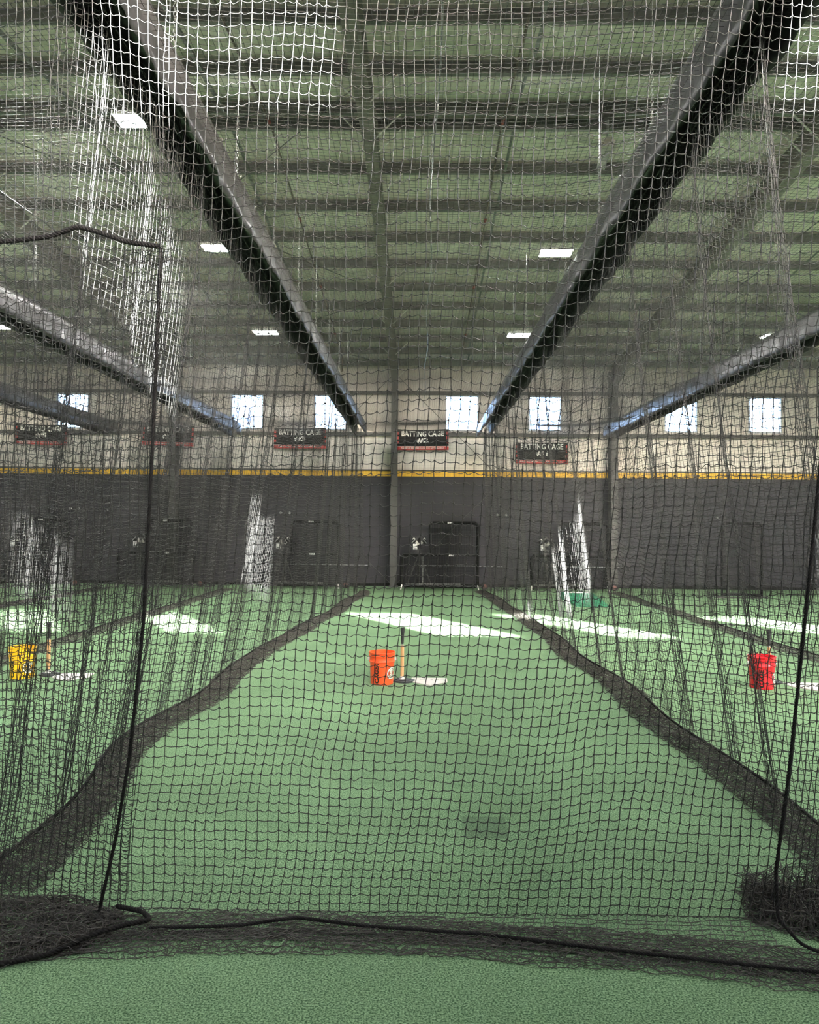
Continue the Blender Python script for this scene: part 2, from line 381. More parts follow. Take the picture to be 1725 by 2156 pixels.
# ------------------------------------------------------------------ high bay lamps
def high_bay(x, y, z, label):
    r = empty('high_bay_lamp', (x, y, z), 0, label, 'lamp', 'LED high bay lamps')
    mb = MB(); mb.box((0, 0, .045), (.60, .36, .05)); mb.box((0, 0, .09), (.30, .14, .05)); mb.build('housing', M['white_paint'], r)
    for s in (-1, 1):
        mb = MB(); mb.box((0, s*.10, .012), (.57, .11, .016)); mb.build('led_strip', M['led'], r)
    mb = MB(); top = zdeck(y)-z-.01
    for sx in (-.24, .24): mb.tube([(sx, 0, .07), (sx*.4, 0, top)], .004, 4)
    mb.build('hanger_wire', M['zinc'], r)
    return r
for x, y, z, lb in ((-3.96, 10.4, 7.44, 'lit twin-strip LED high bay nearest the camera, beside the left rail'),
                (-3.84, 14.2, 7.07, 'lit LED high bay just left of the left rail, middle row'),
                (2.52, 14.2, 7.0, 'lit LED high bay left of the right rail, middle row'),
                (-3.83, 18.6, 6.6, 'lit LED high bay left of the centre rafter, far row'),
                (2.43, 18.6, 6.57, 'lit LED high bay right of the centre rafter, far row'),
                (8.65, 18.6, 6.58, 'lit LED high bay at the right edge above the far right rail'),
                (-10.26, 18.6, 6.71, 'lit LED high bay at the left edge above the far left rail'),
                (-10.2, 14.2, 7.05, 'LED high bay over the left cages outside the frame, middle row'),
                (8.7, 14.2, 7.0, 'LED high bay over the right cages outside the frame, middle row'),
                (-10.2, 10.4, 7.4, 'LED high bay over the left cages outside the frame, near row'),
                (8.7, 9.0, 7.3, 'LED high bay over the right cages outside the frame, near row'),
                (-3.9, 6.4, 7.0, 'LED high bay above the camera on the left'),
                (2.5, 6.4, 7.0, 'LED high bay above the camera on the right'),
                (8.9, 2.2, 6.7, 'LED high bay near the rear wall, far right'),
                (-10.2, 2.2, 6.7, 'LED high bay near the rear wall, far left')):
    high_bay(x, y, z, lb)

# ceiling fan
fan = empty('ceiling_fan', (2.76, 11.25, 7.50), 0, 'grey ceiling fan hanging under the ridge left of the right rail', 'fan')
mb = MB(); mb.lathe([(0, .62), (.10, .60), (.105, .50), (.07, .45), (0, .445)], 16); mb.build('canopy', M['steel_grey'], fan, True)
mb = MB(); mb.tube([(0, 0, .1), (0, 0, .47)], .018, 8); mb.build('down_rod', M['zinc'], fan)
mb = MB(); mb.lathe([(0, .16), (.09, .15), (.13, .08), (.12, .0), (0, -.02)], 20); mb.build('motor', M['fan_grey'], fan, True)
for a in (205, 325, 85):
    mb = MB(); mb.box((.40, 0, .05), (.62, .13, .012), Matrix.Rotation(math.radians(12), 3, 'X')); mb.box((.14, 0, .05), (.14, .05, .016))
    o = mb.build('blade', M['fan_grey'], fan); o.rotation_euler = (0, 0, math.radians(a))

# ------------------------------------------------------------------ net machinery
PITCH = .04445
TW = .0021
def tubes(P, r, k=3, ref=(0, 0, 1)):
    """P (S,N,3) polylines -> verts, quads"""
    S, N, _ = P.shape
    T = np.gradient(P, axis=1); T /= np.linalg.norm(T, axis=-1, keepdims=True)+1e-12
    A = np.cross(T, np.array(ref, float)); A /= np.linalg.norm(A, axis=-1, keepdims=True)+1e-9
    B = np.cross(T, A)
    th = 2*PI*np.arange(k)/k + .5
    ring = P[:, :, None, :] + r*(A[:, :, None, :]*np.cos(th)[None, None, :, None] + B[:, :, None, :]*np.sin(th)[None, None, :, None])
    V = ring.reshape(-1, 3)
    I = np.arange(S*N*k).reshape(S, N, k); J = np.roll(I, -1, axis=2)
    Fq = np.stack([I[:, :-1], J[:, :-1], J[:, 1:], I[:, 1:]], -1).reshape(-1, 4)
    return V, Fq
def join(parts):
    Vs, Fs, b = [], [], 0
    for V, F in parts:
        Vs.append(V); Fs.append(F+b); b += len(V)
    return np.concatenate(Vs), np.concatenate(Fs)
def knots(P, r):
    P = P.reshape(-1, 3); n = len(P)
    d = np.array([(1, 0, 0), (0, 1, 0), (-1, 0, 0), (0, -1, 0), (0, 0, 1), (0, 0, -1)], float)*r
    V = (P[:, None, :]+d).reshape(-1, 3)
    # octahedron as quads folded over two triangles each
    f = np.array([(4, 0, 5, 1), (4, 1, 5, 2), (4, 2, 5, 3), (4, 3, 5, 0)])
    f = np.array([(0, 1, 4, 4), (1, 2, 4, 4)])
    tri = np.array([(0, 1, 4), (1, 2, 4), (2, 3, 4), (3, 0, 4), (1, 0, 5), (2, 1, 5), (3, 2, 5), (0, 3, 5)])
    T = (np.arange(n)[:, None, None]*6+tri).reshape(-1, 3)
    return V, T
def supersample_rows(N, sub, droop, amp):
    """N (rows, cols, 3): add sub-1 hanging points between knots"""
    R, C, _ = N.shape
    out = np.zeros((R, (C-1)*sub+1, 3))
    D = droop*(.4+1.2*rng.random((R, C-1))); A = amp*rng.normal(size=(R, C-1)); Yj = .3*droop*rng.normal(size=(R, C-1))
    for j in range(sub):
        t = j/sub; p = N[:, :-1]*(1-t)+N[:, 1:]*t
        p = p.copy(); p[..., 2] += -D*4*t*(1-t) + A*math.sin(2*PI*t); p[..., 1] += Yj*math.sin(PI*t)
        out[:, j:-1:sub] = p
    out[:, -1] = N[:, -1]
    return out
class Noise1:
    def __init__(s, seed, n=7, lo=.3, hi=2.0):
        g = np.random.default_rng(seed); s.k = np.exp(g.uniform(np.log(lo), np.log(hi), n))*2*PI; s.p = g.uniform(0, 2*PI, n); s.a = g.uniform(.5, 1, n)/math.sqrt(n)
    def __call__(s, x):
        x = np.asarray(x)[..., None]; return (np.sin(x*s.k+s.p)*s.a).sum(-1)
class Noise2:
    def __init__(s, seed, n=9, lo=.3, hi=2.0):
        g = np.random.default_rng(seed); k = np.exp(g.uniform(np.log(lo), np.log(hi), n))*2*PI; a = g.uniform(0, 2*PI, n)
        s.kx = k*np.cos(a); s.ky = k*np.sin(a); s.p = g.uniform(0, 2*PI, n); s.a = g.uniform(.5, 1, n)/math.sqrt(n)
    def __call__(s, x, y):
        x = np.asarray(x)[..., None]; y = np.asarray(y)[..., None]; return (np.sin(x*s.kx+y*s.ky+s.p)*s.a).sum(-1)
def net_object(name, parts, parent=None, m='twine', knot=None):
    V, F = join(parts)
    if knot is not None:
        KV, KT = knot
        me = bpy.data.meshes.new(name); nq, nt_ = len(F), len(KT); allV = np.concatenate([V, KV]); KT = KT+len(V)
        me.vertices.add(len(allV)); me.vertices.foreach_set('co', allV.astype(np.float32).ravel())
        loops = np.concatenate([F.ravel(), KT.ravel()]).astype(np.int32); me.loops.add(len(loops)); me.loops.foreach_set('vertex_index', loops)
        me.polygons.add(nq+nt_); me.polygons.foreach_set('loop_start', np.concatenate([np.arange(nq)*4, nq*4+np.arange(nt_)*3]).astype(np.int32))
        me.update(calc_edges=True); me.validate()
    else: me = np_mesh(name, V, F)
    return link(name, me, M[m], parent, smooth=True)
def interp_path(s, knots_s, knots_v): return np.interp(s, knots_s, knots_v)
def rope(name, pts, r, parent, turns_per_m=22, strands=3, m='rope', seg=None):
    """three-strand laid rope along a smoothed polyline"""
    pts = np.array(pts, float); d = np.r_[0, np.cumsum(np.linalg.norm(np.diff(pts, axis=0), axis=1))]; L = d[-1]
    n = max(12, int(L*turns_per_m*5)) if seg is None else seg
    s = np.linspace(0, L, n); P = np.stack([np.interp(s, d, pts[:, i]) for i in range(3)], -1)
    ker = np.ones(9)/9
    if n > 40:
        for i in range(3):
            w = max(3, n//60)|1; pad = np.r_[np.full(w, P[0, i]), P[:, i], np.full(w, P[-1, i])]; P[:, i] = np.convolve(pad, np.ones(w)/w, 'same')[w:-w]
    T = np.gradient(P, axis=0); T /= np.linalg.norm(T, axis=1, keepdims=True)
    ref = np.array([.37, .81, .45]); A = np.cross(T, ref); A /= np.linalg.norm(A, axis=1, keepdims=True); B = np.cross(T, A)
    Q = []
    for j in range(strands):
        ph = 2*PI*(s*turns_per_m + j/strands); Q.append(P + r*.52*(A*np.cos(ph)[:, None]+B*np.sin(ph)[:, None]))
    V, F = tubes(np.stack(Q), r*.56, 5, ref)
    return link(name, np_mesh(name, V, F), M[m], parent, smooth=True)
def crumple(path, width, height, layers, seed, pitch=PITCH, r=TW, jitter=.006, curl=0.0):
    """heap of slack netting lying along a floor path: several wrinkled layers"""
    path = np.array(path, float); d = np.r_[0, np.cumsum(np.linalg.norm(np.diff(path, axis=0), axis=1))]; parts = []
    g = np.random.default_rng(seed)
    for l in range(layers):
        n = int(d[-1]/(pitch*(.75+.25*g.random())))+1; s = np.linspace(0, d[-1], n)
        P = np.stack([np.interp(s, d, path[:, i]) for i in range(3)], -1)
        T = np.gradient(P, axis=0); T[:, 2] = 0; T /= np.linalg.norm(T, axis=1, keepdims=True); S = np.stack([-T[:, 1], T[:, 0], 0*s], -1)
        w = np.interp(s, d, width) if np.ndim(width) else np.full(n, width)
        hgt = np.interp(s, d, height) if np.ndim(height) else np.full(n, height)
        m_ = max(4, int(np.max(w)*1.35/pitch)); v = np.linspace(-.5, .5, m_)
        N1 = Noise2(seed*31+l, 10, .8, 5.0); N2 = Noise2(seed*57+l+9, 10, .8, 5.0); N3 = Noise2(seed*91+l+5, 8, .5, 3.0)
        ss, vv = np.meshgrid(s, v); off = vv*w[None]*(1+.12*N1(ss, vv*w[None])) + .05*w[None]*N3(ss, vv) + .04*(l % 3-1)*w[None]
        zz = .006 + hgt[None]*(.35+.5*np.clip(N2(ss*1.3, vv*3), -1, 1.4))*(l+.6)/layers*np.clip(1-(2*np.abs(vv))**4, .06, 1)
        Q = P[None] + S[None]*off[..., None] + T[None]*(.035*N3(ss*1.5, vv*2+3))[..., None]
        Q[..., 2] = zz + path[0, 2]; Q += g.normal(size=Q.shape)*jitter*np.array([1, 1, .5]); Q[..., 2] = np.maximum(Q[..., 2], .004)
        QT = np.ascontiguousarray(Q.transpose(1, 0, 2))
        for S_ in (Q, QT):
            if curl > 0:
                mid = (S_[:, :-1]+S_[:, 1:])/2 + g.normal(size=S_[:, 1:].shape)*curl*np.array([1, 1, .6]); O_ = np.zeros((S_.shape[0], S_.shape[1]*2-1, 3)); O_[:, ::2] = S_; O_[:, 1::2] = mid; O_[..., 2] = np.maximum(O_[..., 2], .003); S_ = O_
            parts.append(tubes(S_, r, 3))
    return parts

# ---- front nets (hung across the near end of the cages, closest to the camera)
def front_net(name, zs_top, zs_bot, xl, xr, seed, label, wave=.038, fold=.03, gather=1.0, yfun=None, floor_lay=None, sub=4, group='front nets', droop=.0066):
    rows = int((zs_top-zs_bot)/PITCH)+1; z = np.linspace(zs_top, zs_bot, rows)
    w0 = xr(np.array([(zs_top+zs_bot)/2]))[0]-xl(np.array([(zs_top+zs_bot)/2]))[0]
    cols = int(w0/(PITCH*gather))+1; u = np.linspace(0, 1, cols)
    nz = Noise2(seed, 9, .35, 1.3); nf = Noise2(seed+1, 9, .35, 1.6); nx_ = Noise2(seed+2, 9, .5, 2.5); nfine = Noise2(seed+3, 9, 1.5, 5)
    uu, zz = np.meshgrid(u, z); xa = xl(z)[:, None]; xb = xr(z)[:, None]
    X = xa+(xb-xa)*uu; 
    Xr = (uu-.5)*w0
    damp = np.clip(zz/.5, .12, 1) if zs_bot < .2 else 1.0
    Y = yfun(zz) + fold*nf(Xr*1.0, zz*.35)*damp
    Z = zz + damp*(wave*nz(Xr, zz*.45) + .004*nfine(Xr, zz))
    X = X + .012*nx_(Xr, zz*.8)
    N = np.stack([X, Y, Z], -1) + rng.normal(size=X.shape+(3,))*np.array([.0016, .002, .0022])
    N[..., 2] = np.maximum(N[..., 2], .006)
    root = empty(name, (0, 0, 0), 0, label, 'net', group)
    H = supersample_rows(N, sub, droop, .4*droop)
    parts = [tubes(H, TW, 3), tubes(np.ascontiguousarray(N.transpose(1, 0, 2)), TW, 4, (0, 1, 0))]
    return root, N, parts
yplane = lambda z: 3.60-.118*z + .10*np.clip(.45-z, 0, 1)
xlA = lambda z: np.interp(z, [0, 1.74, 3.04, 5.0], [-1.46, -1.22, -1.13, -1.02])
xrA = lambda z: np.interp(z, [0, 1.46, 3.0, 5.0], [1.66, 1.74, 1.80, 1.86])
NET_TOP = 4.70
rootA, NA, pA = front_net('cage_net', NET_TOP, .01, xlA, xrA, 11, 'large black knotted net hung across the front of the middle cage, nearest the camera', yfun=yplane)
net_object('net_panel', pA, rootA, knot=knots(NA, .0058))
# the last rows of the panel lie flat on the turf
lay = np.stack([NA[-1]+np.array([-.012*k, -PITCH*.92*k, 0]) + rng.normal(size=NA[-1].shape)*np.array([.004, .005, .0]) for k in range(1, 7)]); lay[..., 2] = .007+.006*rng.random(lay.shape[:2])
lay = np.concatenate([NA[-1:], lay]); net_object('flat_skirt', [tubes(supersample_rows(lay, 3, .001, .0), TW, 3), tubes(np.ascontiguousarray(lay.transpose(1, 0, 2)), TW, 3)], rootA, 'twine_toplit')
# the part of the panel that lies on the floor towards the camera, folded back over itself
hp = [(-1.75, 3.36, 0), (-1.3, 3.43, 0), (-.6, 3.47, 0), (.2, 3.44, 0), (.9, 3.36, 0), (1.5, 3.26, 0), (2.0, 3.20, 0)]
net_object('floor_slack', crumple(hp, [.34, .34, .32, .30, .28, .30, .30], [.03, .03, .03, .03, .04, .05, .06], 2, 5, jitter=.005, curl=.007), rootA, 'twine_toplit')
net_object('rolled_hem', crumple([(x, y-.03, 0) for x, y, _ in hp], [.08, .07, .06, .07, .08, .12, .16], .04, 2, 6, jitter=.006, curl=.008), rootA, 'twine_toplit')
rope('bottom_rope', [(-1.20, 3.43, .03), (-.8, 3.45, .035), (-.55, 3.50, .05), (-.2, 3.47, .03), (.3, 3.42, .03), (.9, 3.30, .03), (1.4, 3.21, .03), (2.0, 3.13, .02)], .008, rootA)
rope('side_rope', [(-1.13, 3.25, 3.04), (-1.16, 3.30, 2.5), (-1.20, 3.36, 1.9), (-1.24, 3.42, 1.4), (-1.31, 3.47, .8), (-1.38, 3.5, .4), (-1.45, 3.49, .06)], .0085, rootA)
rope('side_rope', [(1.79, 3.26, 3.0), (1.75, 3.36, 2.0), (1.71, 3.42, 1.3), (1.67, 3.47, .7), (1.62, 3.48, .3), (1.60, 3.42, .12), (1.66, 3.34, .05), (1.80, 3.24, .03), (2.0, 3.20, .02)], .008, rootA)

# left: upper front panel of the neighbouring cage, and the overlapping lower curtain tied by a rope
xlC = lambda z: -3.6+0*z
rootC, NC, pC = front_net('cage_net', NET_TOP, 2.98, xlC, lambda z: np.interp(z, [2.9, 5.0], [-1.13, -1.02]), 23, 'black net across the top front of the left cage, above the sagging rope', yfun=lambda z: 3.62-.118*z, gather=.86, fold=.06, wave=.035, sub=3)
net_object('net_panel', pC, rootC, knot=knots(NC, .004))
rope('top_rope', [(-3.6, 3.3, 3.02), (-2.4, 3.28, 3.0), (-1.95, 3.27, 3.06), (-1.78, 3.27, 3.07), (-1.62, 3.27, 3.09), (-1.50, 3.26, 3.13), (-1.42, 3.26, 3.11), (-1.28, 3.25, 3.06), (-1.13, 3.25, 3.04)], .0115, rootC)
xrB = lambda z: np.interp(z, [0, 1.74, 3.04], [-1.40, -1.20, -1.12])
rootB, NB, pB = front_net('cage_net', 3.06, .01, lambda z: -3.5+0*z, xrB, 37, 'dense slack black net curtain at the left, hanging below the sagging rope', yfun=lambda z: 3.66-.115*z, gather=.95, fold=.08, wave=.06, sub=4, droop=.009)
net_object('net_panel', pB, rootB, knot=knots(NB, .0048))
rB2, NB2, pB2 = front_net('spare', 3.04, .01, lambda z: -3.5+0*z, lambda z: xrB(z)-.03, 43, None, yfun=lambda z: 3.80-.13*z, gather=1.0, fold=.11, wave=.08, sub=3, droop=.010)
bpy.data.objects.remove(rB2); net_object('inner_net_panel', pB2, rootB, knot=knots(NB2, .0045))
hb = [(-3.2, 3.35, 0), (-2.2, 3.45, 0), (-1.7, 3.47, 0), (-1.40, 3.44, 0)]
net_object('floor_heap', crumple(hb, [.5, .55, .52, .30], [.13, .13, .13, .09], 5, 15, jitter=.009, curl=.012), rootB, 'twine_toplit')
rope('loose_rope', [(-3.2, 3.02, .015), (-2.2, 3.06, .015), (-1.85, 3.10, .015), (-1.55, 3.22, .02), (-1.40, 3.34, .05), (-1.28, 3.40, .06), (-1.20, 3.46, .05), (-1.26, 3.53, .05), (-1.40, 3.56, .06)], .012, rootB)
# right: front net of the next cage, bunched beside the seam
rootD, ND, pD = front_net('cage_net', NET_TOP, .01, lambda z: np.interp(z, [0, 1.5, 3, 5], [1.66, 1.73, 1.80, 1.86]), lambda z: 3.2+0*z, 53, 'black net curtain at the right edge, bunched beside the seam rope', yfun=lambda z: 3.62-.11*z, gather=.66, fold=.08, wave=.04, sub=2)
net_object('net_panel', pD, rootD, knot=knots(ND, .004))
net_object('floor_heap', crumple([(1.62, 3.78, 0), (2.0, 3.66, 0), (2.6, 3.5, 0)], [.34, .5, .5], [.28, .42, .42], 7, 25, jitter=.009, curl=.012), rootD, 'twine_toplit')

# ---- side nets between the cages
def side_net(X0, y0, y1, seed, label, inward, heap_y0=None, amp=.07, gather_lo=.6, gather_hi=1.7, spread=.42, step_far=2, far_from=11.0, heap_layers=4, bottom=None, group='divider nets'):
    g1 = Noise1(seed, 8, gather_lo, gather_hi); g2 = Noise1(seed+1, 6, .25, .8); tilt = Noise1(seed+2, 6, .08, .35)
    yy = np.linspace(y0, y1, 8000); am = lambda q: amp+.10*np.clip((7.0-q)/2.0, 0, 1)
    fx = am(yy)*np.tanh(1.6*g1(yy)) + .05*g2(yy)
    s = np.r_[0, np.cumsum(np.hypot(np.diff(yy), np.diff(fx)))]; ns = int(s[-1]/PITCH)+1
    yn = np.interp(np.linspace(0, s[-1], ns), s, yy)
    rows = int(NET_TOP/PITCH)+1; z = np.linspace(NET_TOP, .02, rows)
    Yg, Zg = np.meshgrid(yn, z); f = 1-Zg/NET_TOP
    fold = am(Yg)*np.tanh(1.6*g1(Yg)+.4*tilt(Yg+Zg*.2))*(.45+.75*f) + .05*g2(Yg)*(.5+f)
    base = np.interp(yn, *bottom) if bottom else np.full(ns, X0+inward*-.2)
    Xg = X0 + (base[None]-X0)*f**1.25 + fold
    nz = Noise2(seed+4, 9, .25, 1.2); Zs = Zg + .035*nz(Yg, Zg*.5)*np.clip(Zg/.5, .1, 1)
    Yg2 = Yg + .03*g2(Yg*1.3+Zg*.15)*f
    N = np.stack([Xg, Yg2, np.maximum(Zs, .01)], -1) + rng.normal(size=Xg.shape+(3,))*np.array([.003, .0015, .003])
    vr = np.unique(np.r_[np.arange(0, rows, 3), rows-1])
    parts = [tubes(np.ascontiguousarray(N[vr].transpose(1, 0, 2)), TW, 3, (0, 1, 0))]
    ci = np.where(yn < far_from)[0]
    if len(ci) > 3: parts.append(tubes(N[:, ci], TW, 3))
    cf = np.where(yn >= (far_from if len(ci) > 3 else y0-1))[0][::step_far]
    if len(cf) > 3:
        st = ci[-1:] if len(ci) > 3 else cf[:0]
        parts.append(tubes(N[:, np.r_[st, cf]], TW, 3))
    root = empty('divider_net', (0, 0, 0), 0, label, 'net', group)
    net_object('net_panel', parts, root)
    yh = np.arange(heap_y0 or y0+.1, y1, .4); bxs = np.interp(yh, *bottom) if bottom else np.full(len(yh), X0-inward*.2)
    wob = Noise1(seed+8, 5, .1, .5)(yh)*.05
    path = np.stack([bxs+inward*.14+wob, yh, 0*yh], -1); wd = .31+.05*Noise1(seed+9, 5, .15, .6)(yh)
    net_object('floor_slack', crumple(path, wd, .10, heap_layers, seed+20, jitter=.008, curl=.011 if heap_layers > 2 else 0), root, 'twine_toplit')
    rope('hem_rope', np.stack([bxs-inward*.0+wob, yh, .03+0*yh], -1), .012, root, turns_per_m=12)
    return root
RAILX = [-9.2, -5.5, -1.74, 1.86, 5.6]
bL = ([3.3, 4.8, 6, 11.3, 16, 22], [-2.2, -2.3, -2.45, -2.4, -2.0, -1.65])
bR = ([3.3, 4.4, 6.7, 12.8, 17, 22.4], [2.40, 2.45, 2.46, 2.38, 2.22, 2.0])
side_net(-1.74, 3.7, 22.2, 101, 'pleated black divider net along the left side of the middle cage', 1, bottom=bL, heap_layers=3)
side_net(1.86, 4.1, 22.4, 202, 'pleated black divider net along the right side of the middle cage', -1, heap_y0=3.9, bottom=bR, heap_layers=3)
side_net(-5.5, 8.0, 22.2, 303, 'black divider net under the second rail from the left, before banner #4', 1, far_from=0, step_far=2, heap_layers=2)
side_net(5.6, 8.5, 22.4, 404, 'black divider net under the rail at the far right', -1, far_from=0, step_far=2, heap_layers=2)
side_net(-9.2, 14.0, 22.2, 505, 'black divider net under the short rail at the far left', 1, far_from=0, step_far=2, heap_layers=2)

# ---- roof nets and back nets of the cages
def cage_of(x): return {0: 'banner #5 cage'}.get(x, '')
CAGES = [(-9.2, -5.5, '#4'), (-5.5, -1.74, '#3'), (-1.74, 1.86, '#2'), (1.86, 5.6, '#1')]
for i, (xa, xb, nm) in enumerate(CAGES):
    y0 = 3.0 if nm in ('#2', '#3', '#1') else 8.0
    nl = int((xb-xa-.1)/PITCH); nt2 = int((22.3-y0)/PITCH)
    sagn = Noise2(600+i, 8, .1, .5)
    def rz(x, y): 
        t = (x-xa)/(xb-xa); return 4.72-.16*(1-(2*t-1)**2)*(1+.3*np.sin(y*1.1))*(.4+np.abs(2*((t*2) % 1)-1)*0+.6) + .025*sagn(x, y)
    xs_ = np.linspace(xa+.05, xb-.05, nl); yv = np.linspace(y0, 22.3, 60)
    Yl, Xl = np.meshgrid(yv, xs_); A = tubes(np.stack([Xl, Yl, rz(Xl, Yl)], -1), TW*.9, 3)
    yt = np.linspace(y0, 22.3, nt2); xv = np.linspace(xa+.05, xb-.05, 12)
    Xt, Yt = np.meshgrid(xv, yt); B = tubes(np.stack([Xt, Yt, rz(Xt, Yt)], -1), TW*.9, 3)
    r_ = empty('roof_net', (0, 0, 0), 0, 'horizontal black net roofing the cage under the ' + CW[nm], 'net', 'cage roof nets')
    net_object('net_panel', [A, B], r_)
    # back net
    yb_ = 22.3
    zz = np.linspace(4.68, .02, 20); xs2 = np.linspace(xa+.05, xb-.05, nl); nb = Noise2(700+i, 7, .2, .8)
    Zb, Xb = np.meshgrid(zz, xs2); A = tubes(np.stack([Xb, yb_+.06*nb(Xb, Zb*.2), Zb], -1), TW*.8, 3, (0, 1, 0))
    zr = np.linspace(4.68, .02, int(4.66/PITCH)); xv = np.linspace(xa+.05, xb-.05, 24)
    Xb, Zb = np.meshgrid(xv, zr); B = tubes(np.stack([Xb, yb_+.06*nb(Xb, Zb*.2), Zb+.02*nb(Xb*2, Zb)], -1), TW*.8, 3)
    r_ = empty('back_net', (0, 0, 0), 0, 'fine black net closing the far end before the ' + CW[nm], 'net', 'cage back nets')
    net_object('net_panel', [A, B], r_)

# ------------------------------------------------------------------ vinyl covered rails with hanging chains
hang = MB(); hang.tube([(0, 0, .95), (0, 0, 3.35)], .003, 6)
for i in range(24):
    hang.ring((0, 0, .95-i*.04), (1, 0, 0) if i % 2 else (0, 1, 0), .011, .0035, 8, 3, 2.1, (0, 0, 1))
hang_me = None
RLAB = {-9.2: 'short black vinyl rail cover at the left edge, lowest of the left rails', -5.5: 'black vinyl rail cover over the divider left of banner #3',
        -1.74: 'long black vinyl rail cover left of the middle cage', 1.86: 'long black vinyl rail cover right of the middle cage', 5.6: 'black vinyl rail cover at the right, shining pale near the wall'}
for ri, X0 in enumerate(RAILX):
    y0, y1 = (2.6, 22.6)
    ny_ = 260; yy = np.linspace(y0, y1, ny_); n1 = Noise2(800+ri, 9, .4, 3.0); n2 = Noise2(830+ri, 9, 1.5, 5)
    prof = [(-.165, 0), (-.16, .10), (-.155, .2), (-.15, .30), (-.13, .385), (-.06, .41), (0, .415), (.06, .41), (.13, .385), (.15, .30), (.155, .2), (.16, .10), (.165, 0)]
    prof = np.array(prof); amp_ = np.array([1, .8, .6, .35, .1, 0, 0, 0, .1, .35, .6, .8, 1])
    side = np.sign(prof[:, 0])
    P = np.zeros((ny_, len(prof), 3))
    for j in range(len(prof)):
        w = n1(yy, np.full(ny_, side[j]*3.0))*.022 + n2(yy, np.full(ny_, side[j]*2.0+prof[j, 1]*.3))*.016
        P[:, j, 0] = X0+prof[j, 0]+amp_[j]*w; P[:, j, 1] = yy; P[:, j, 2] = 4.53+prof[j, 1]+.012*n1(yy, np.full(ny_, 9.))*(1-.5*amp_[j])
    I = np.arange(ny_*len(prof)).reshape(ny_, len(prof))
    F = np.stack([I[:-1, :-1], I[:-1, 1:], I[1:, 1:], I[1:, :-1]], -1).reshape(-1, 4)
    root = empty('rail_cover', (0, 0, 0), 0, RLAB[X0], 'rail', 'rails above the dividers')
    o = link('vinyl_cover', np_mesh('vinyl_cover', P.reshape(-1, 3), F), M['vinyl'], root, True)
    sm = o.modifiers.new('t', 'SOLIDIFY'); sm.thickness = .004
    mb = MB(); mb.tube([(X0, y0-.1, 4.86), (X0, y1-.05, 4.86)], .03, 10); mb.build('rail_pipe', M['steel_grey'], root)
    for s in (-1, 1):
        mb = MB(); mb.tube([(X0+s*.10, y0, 4.80), (X0+s*.10, y1, 4.80)], .006, 6); mb.build('net_cable', M['zinc'], root)
    # grommet ties along the top
    for y in np.arange(4.1, 22.3, .62):
        mb = MB(); s = -1 if X0 > 0 else 1
        mb.ring((X0+s*.137, y, 4.905), (0, 1, 0), .014, .003, 8, 3); mb.build('grommet', M['zinc'], root)
    for y in np.arange(4.3 + (.0 if X0 > 0 else -.9), 22.3, 1.82):
        if hang_me is None: o = hang.build('hanger_chain', M['zinc'], root); hang_me = o.data
        else: o = link('hanger_chain', hang_me, None, root)
        top = zroof(y)-4.94; o.location = (X0, y, 4.94); o.scale = (1, 1, top/3.35 if top < 3.35 else 1)
# centre support cables of the roof nets, with snap hooks
for X0, nm in ((.09, '#2'), (3.72, '#1'), (-3.62, '#3')):
    root = empty('support_cable', (X0, 0, 4.72), 0, 'thin hooked cable along the roof net towards the ' + CW[nm], 'cable', 'roof net cables')
    mb = MB(); mb.tube([(.02*math.sin(y*1.7), y, -.02*math.sin(y*2.3)) for y in np.linspace(2.6, 23.6, 60)], .006, 6)
    mb.build('cable', M['black_plastic'], root)
    hk = None
    for y in np.arange(3.3, 22, .62):
        if hk is None: mb = MB(); mb.ring((0, 0, -.015), (1, 0, 0), .014, .004, 8, 4, 2.4, (0, 1, -.3)); o = mb.build('snap_hook', M['zinc'], root); hk = o.data
        else: o = link('snap_hook', hk, None, root)
        o.location = (.02*math.sin(y*1.7), y, -.02*math.sin(y*2.3))

# ------------------------------------------------------------------ text helper
def text_mesh(body, size, bold=.0, xs=1.0, align='CENTER', shear=0.0):
    cu = bpy.data.curves.new('t', 'FONT'); cu.body = body; cu.size = size; cu.align_x = align; cu.align_y = 'CENTER'; cu.offset = bold; cu.shear = shear; cu.resolution_u = 2
    o = bpy.data.objects.new('t', cu); col.objects.link(o)
    dg = bpy.context.evaluated_depsgraph_get(); dg.update(); me = bpy.data.meshes.new_from_object(o.evaluated_get(dg))
    bpy.data.objects.remove(o); bpy.data.curves.remove(cu)
    co = np.zeros(len(me.vertices)*3, dtype=np.float32); me.vertices.foreach_get('co', co); co = co.reshape(-1, 3)
    co[:, 0] *= xs; me.vertices.foreach_set('co', co.ravel()); me.materials.clear(); me.update()
    return me
def verts_of(me):
    co = np.zeros(len(me.vertices)*3, dtype=np.float32); me.vertices.foreach_get('co', co); return co.reshape(-1, 3)
def set_verts(me, co): me.vertices.foreach_set('co', np.ascontiguousarray(co, dtype=np.float32).ravel()); me.update()

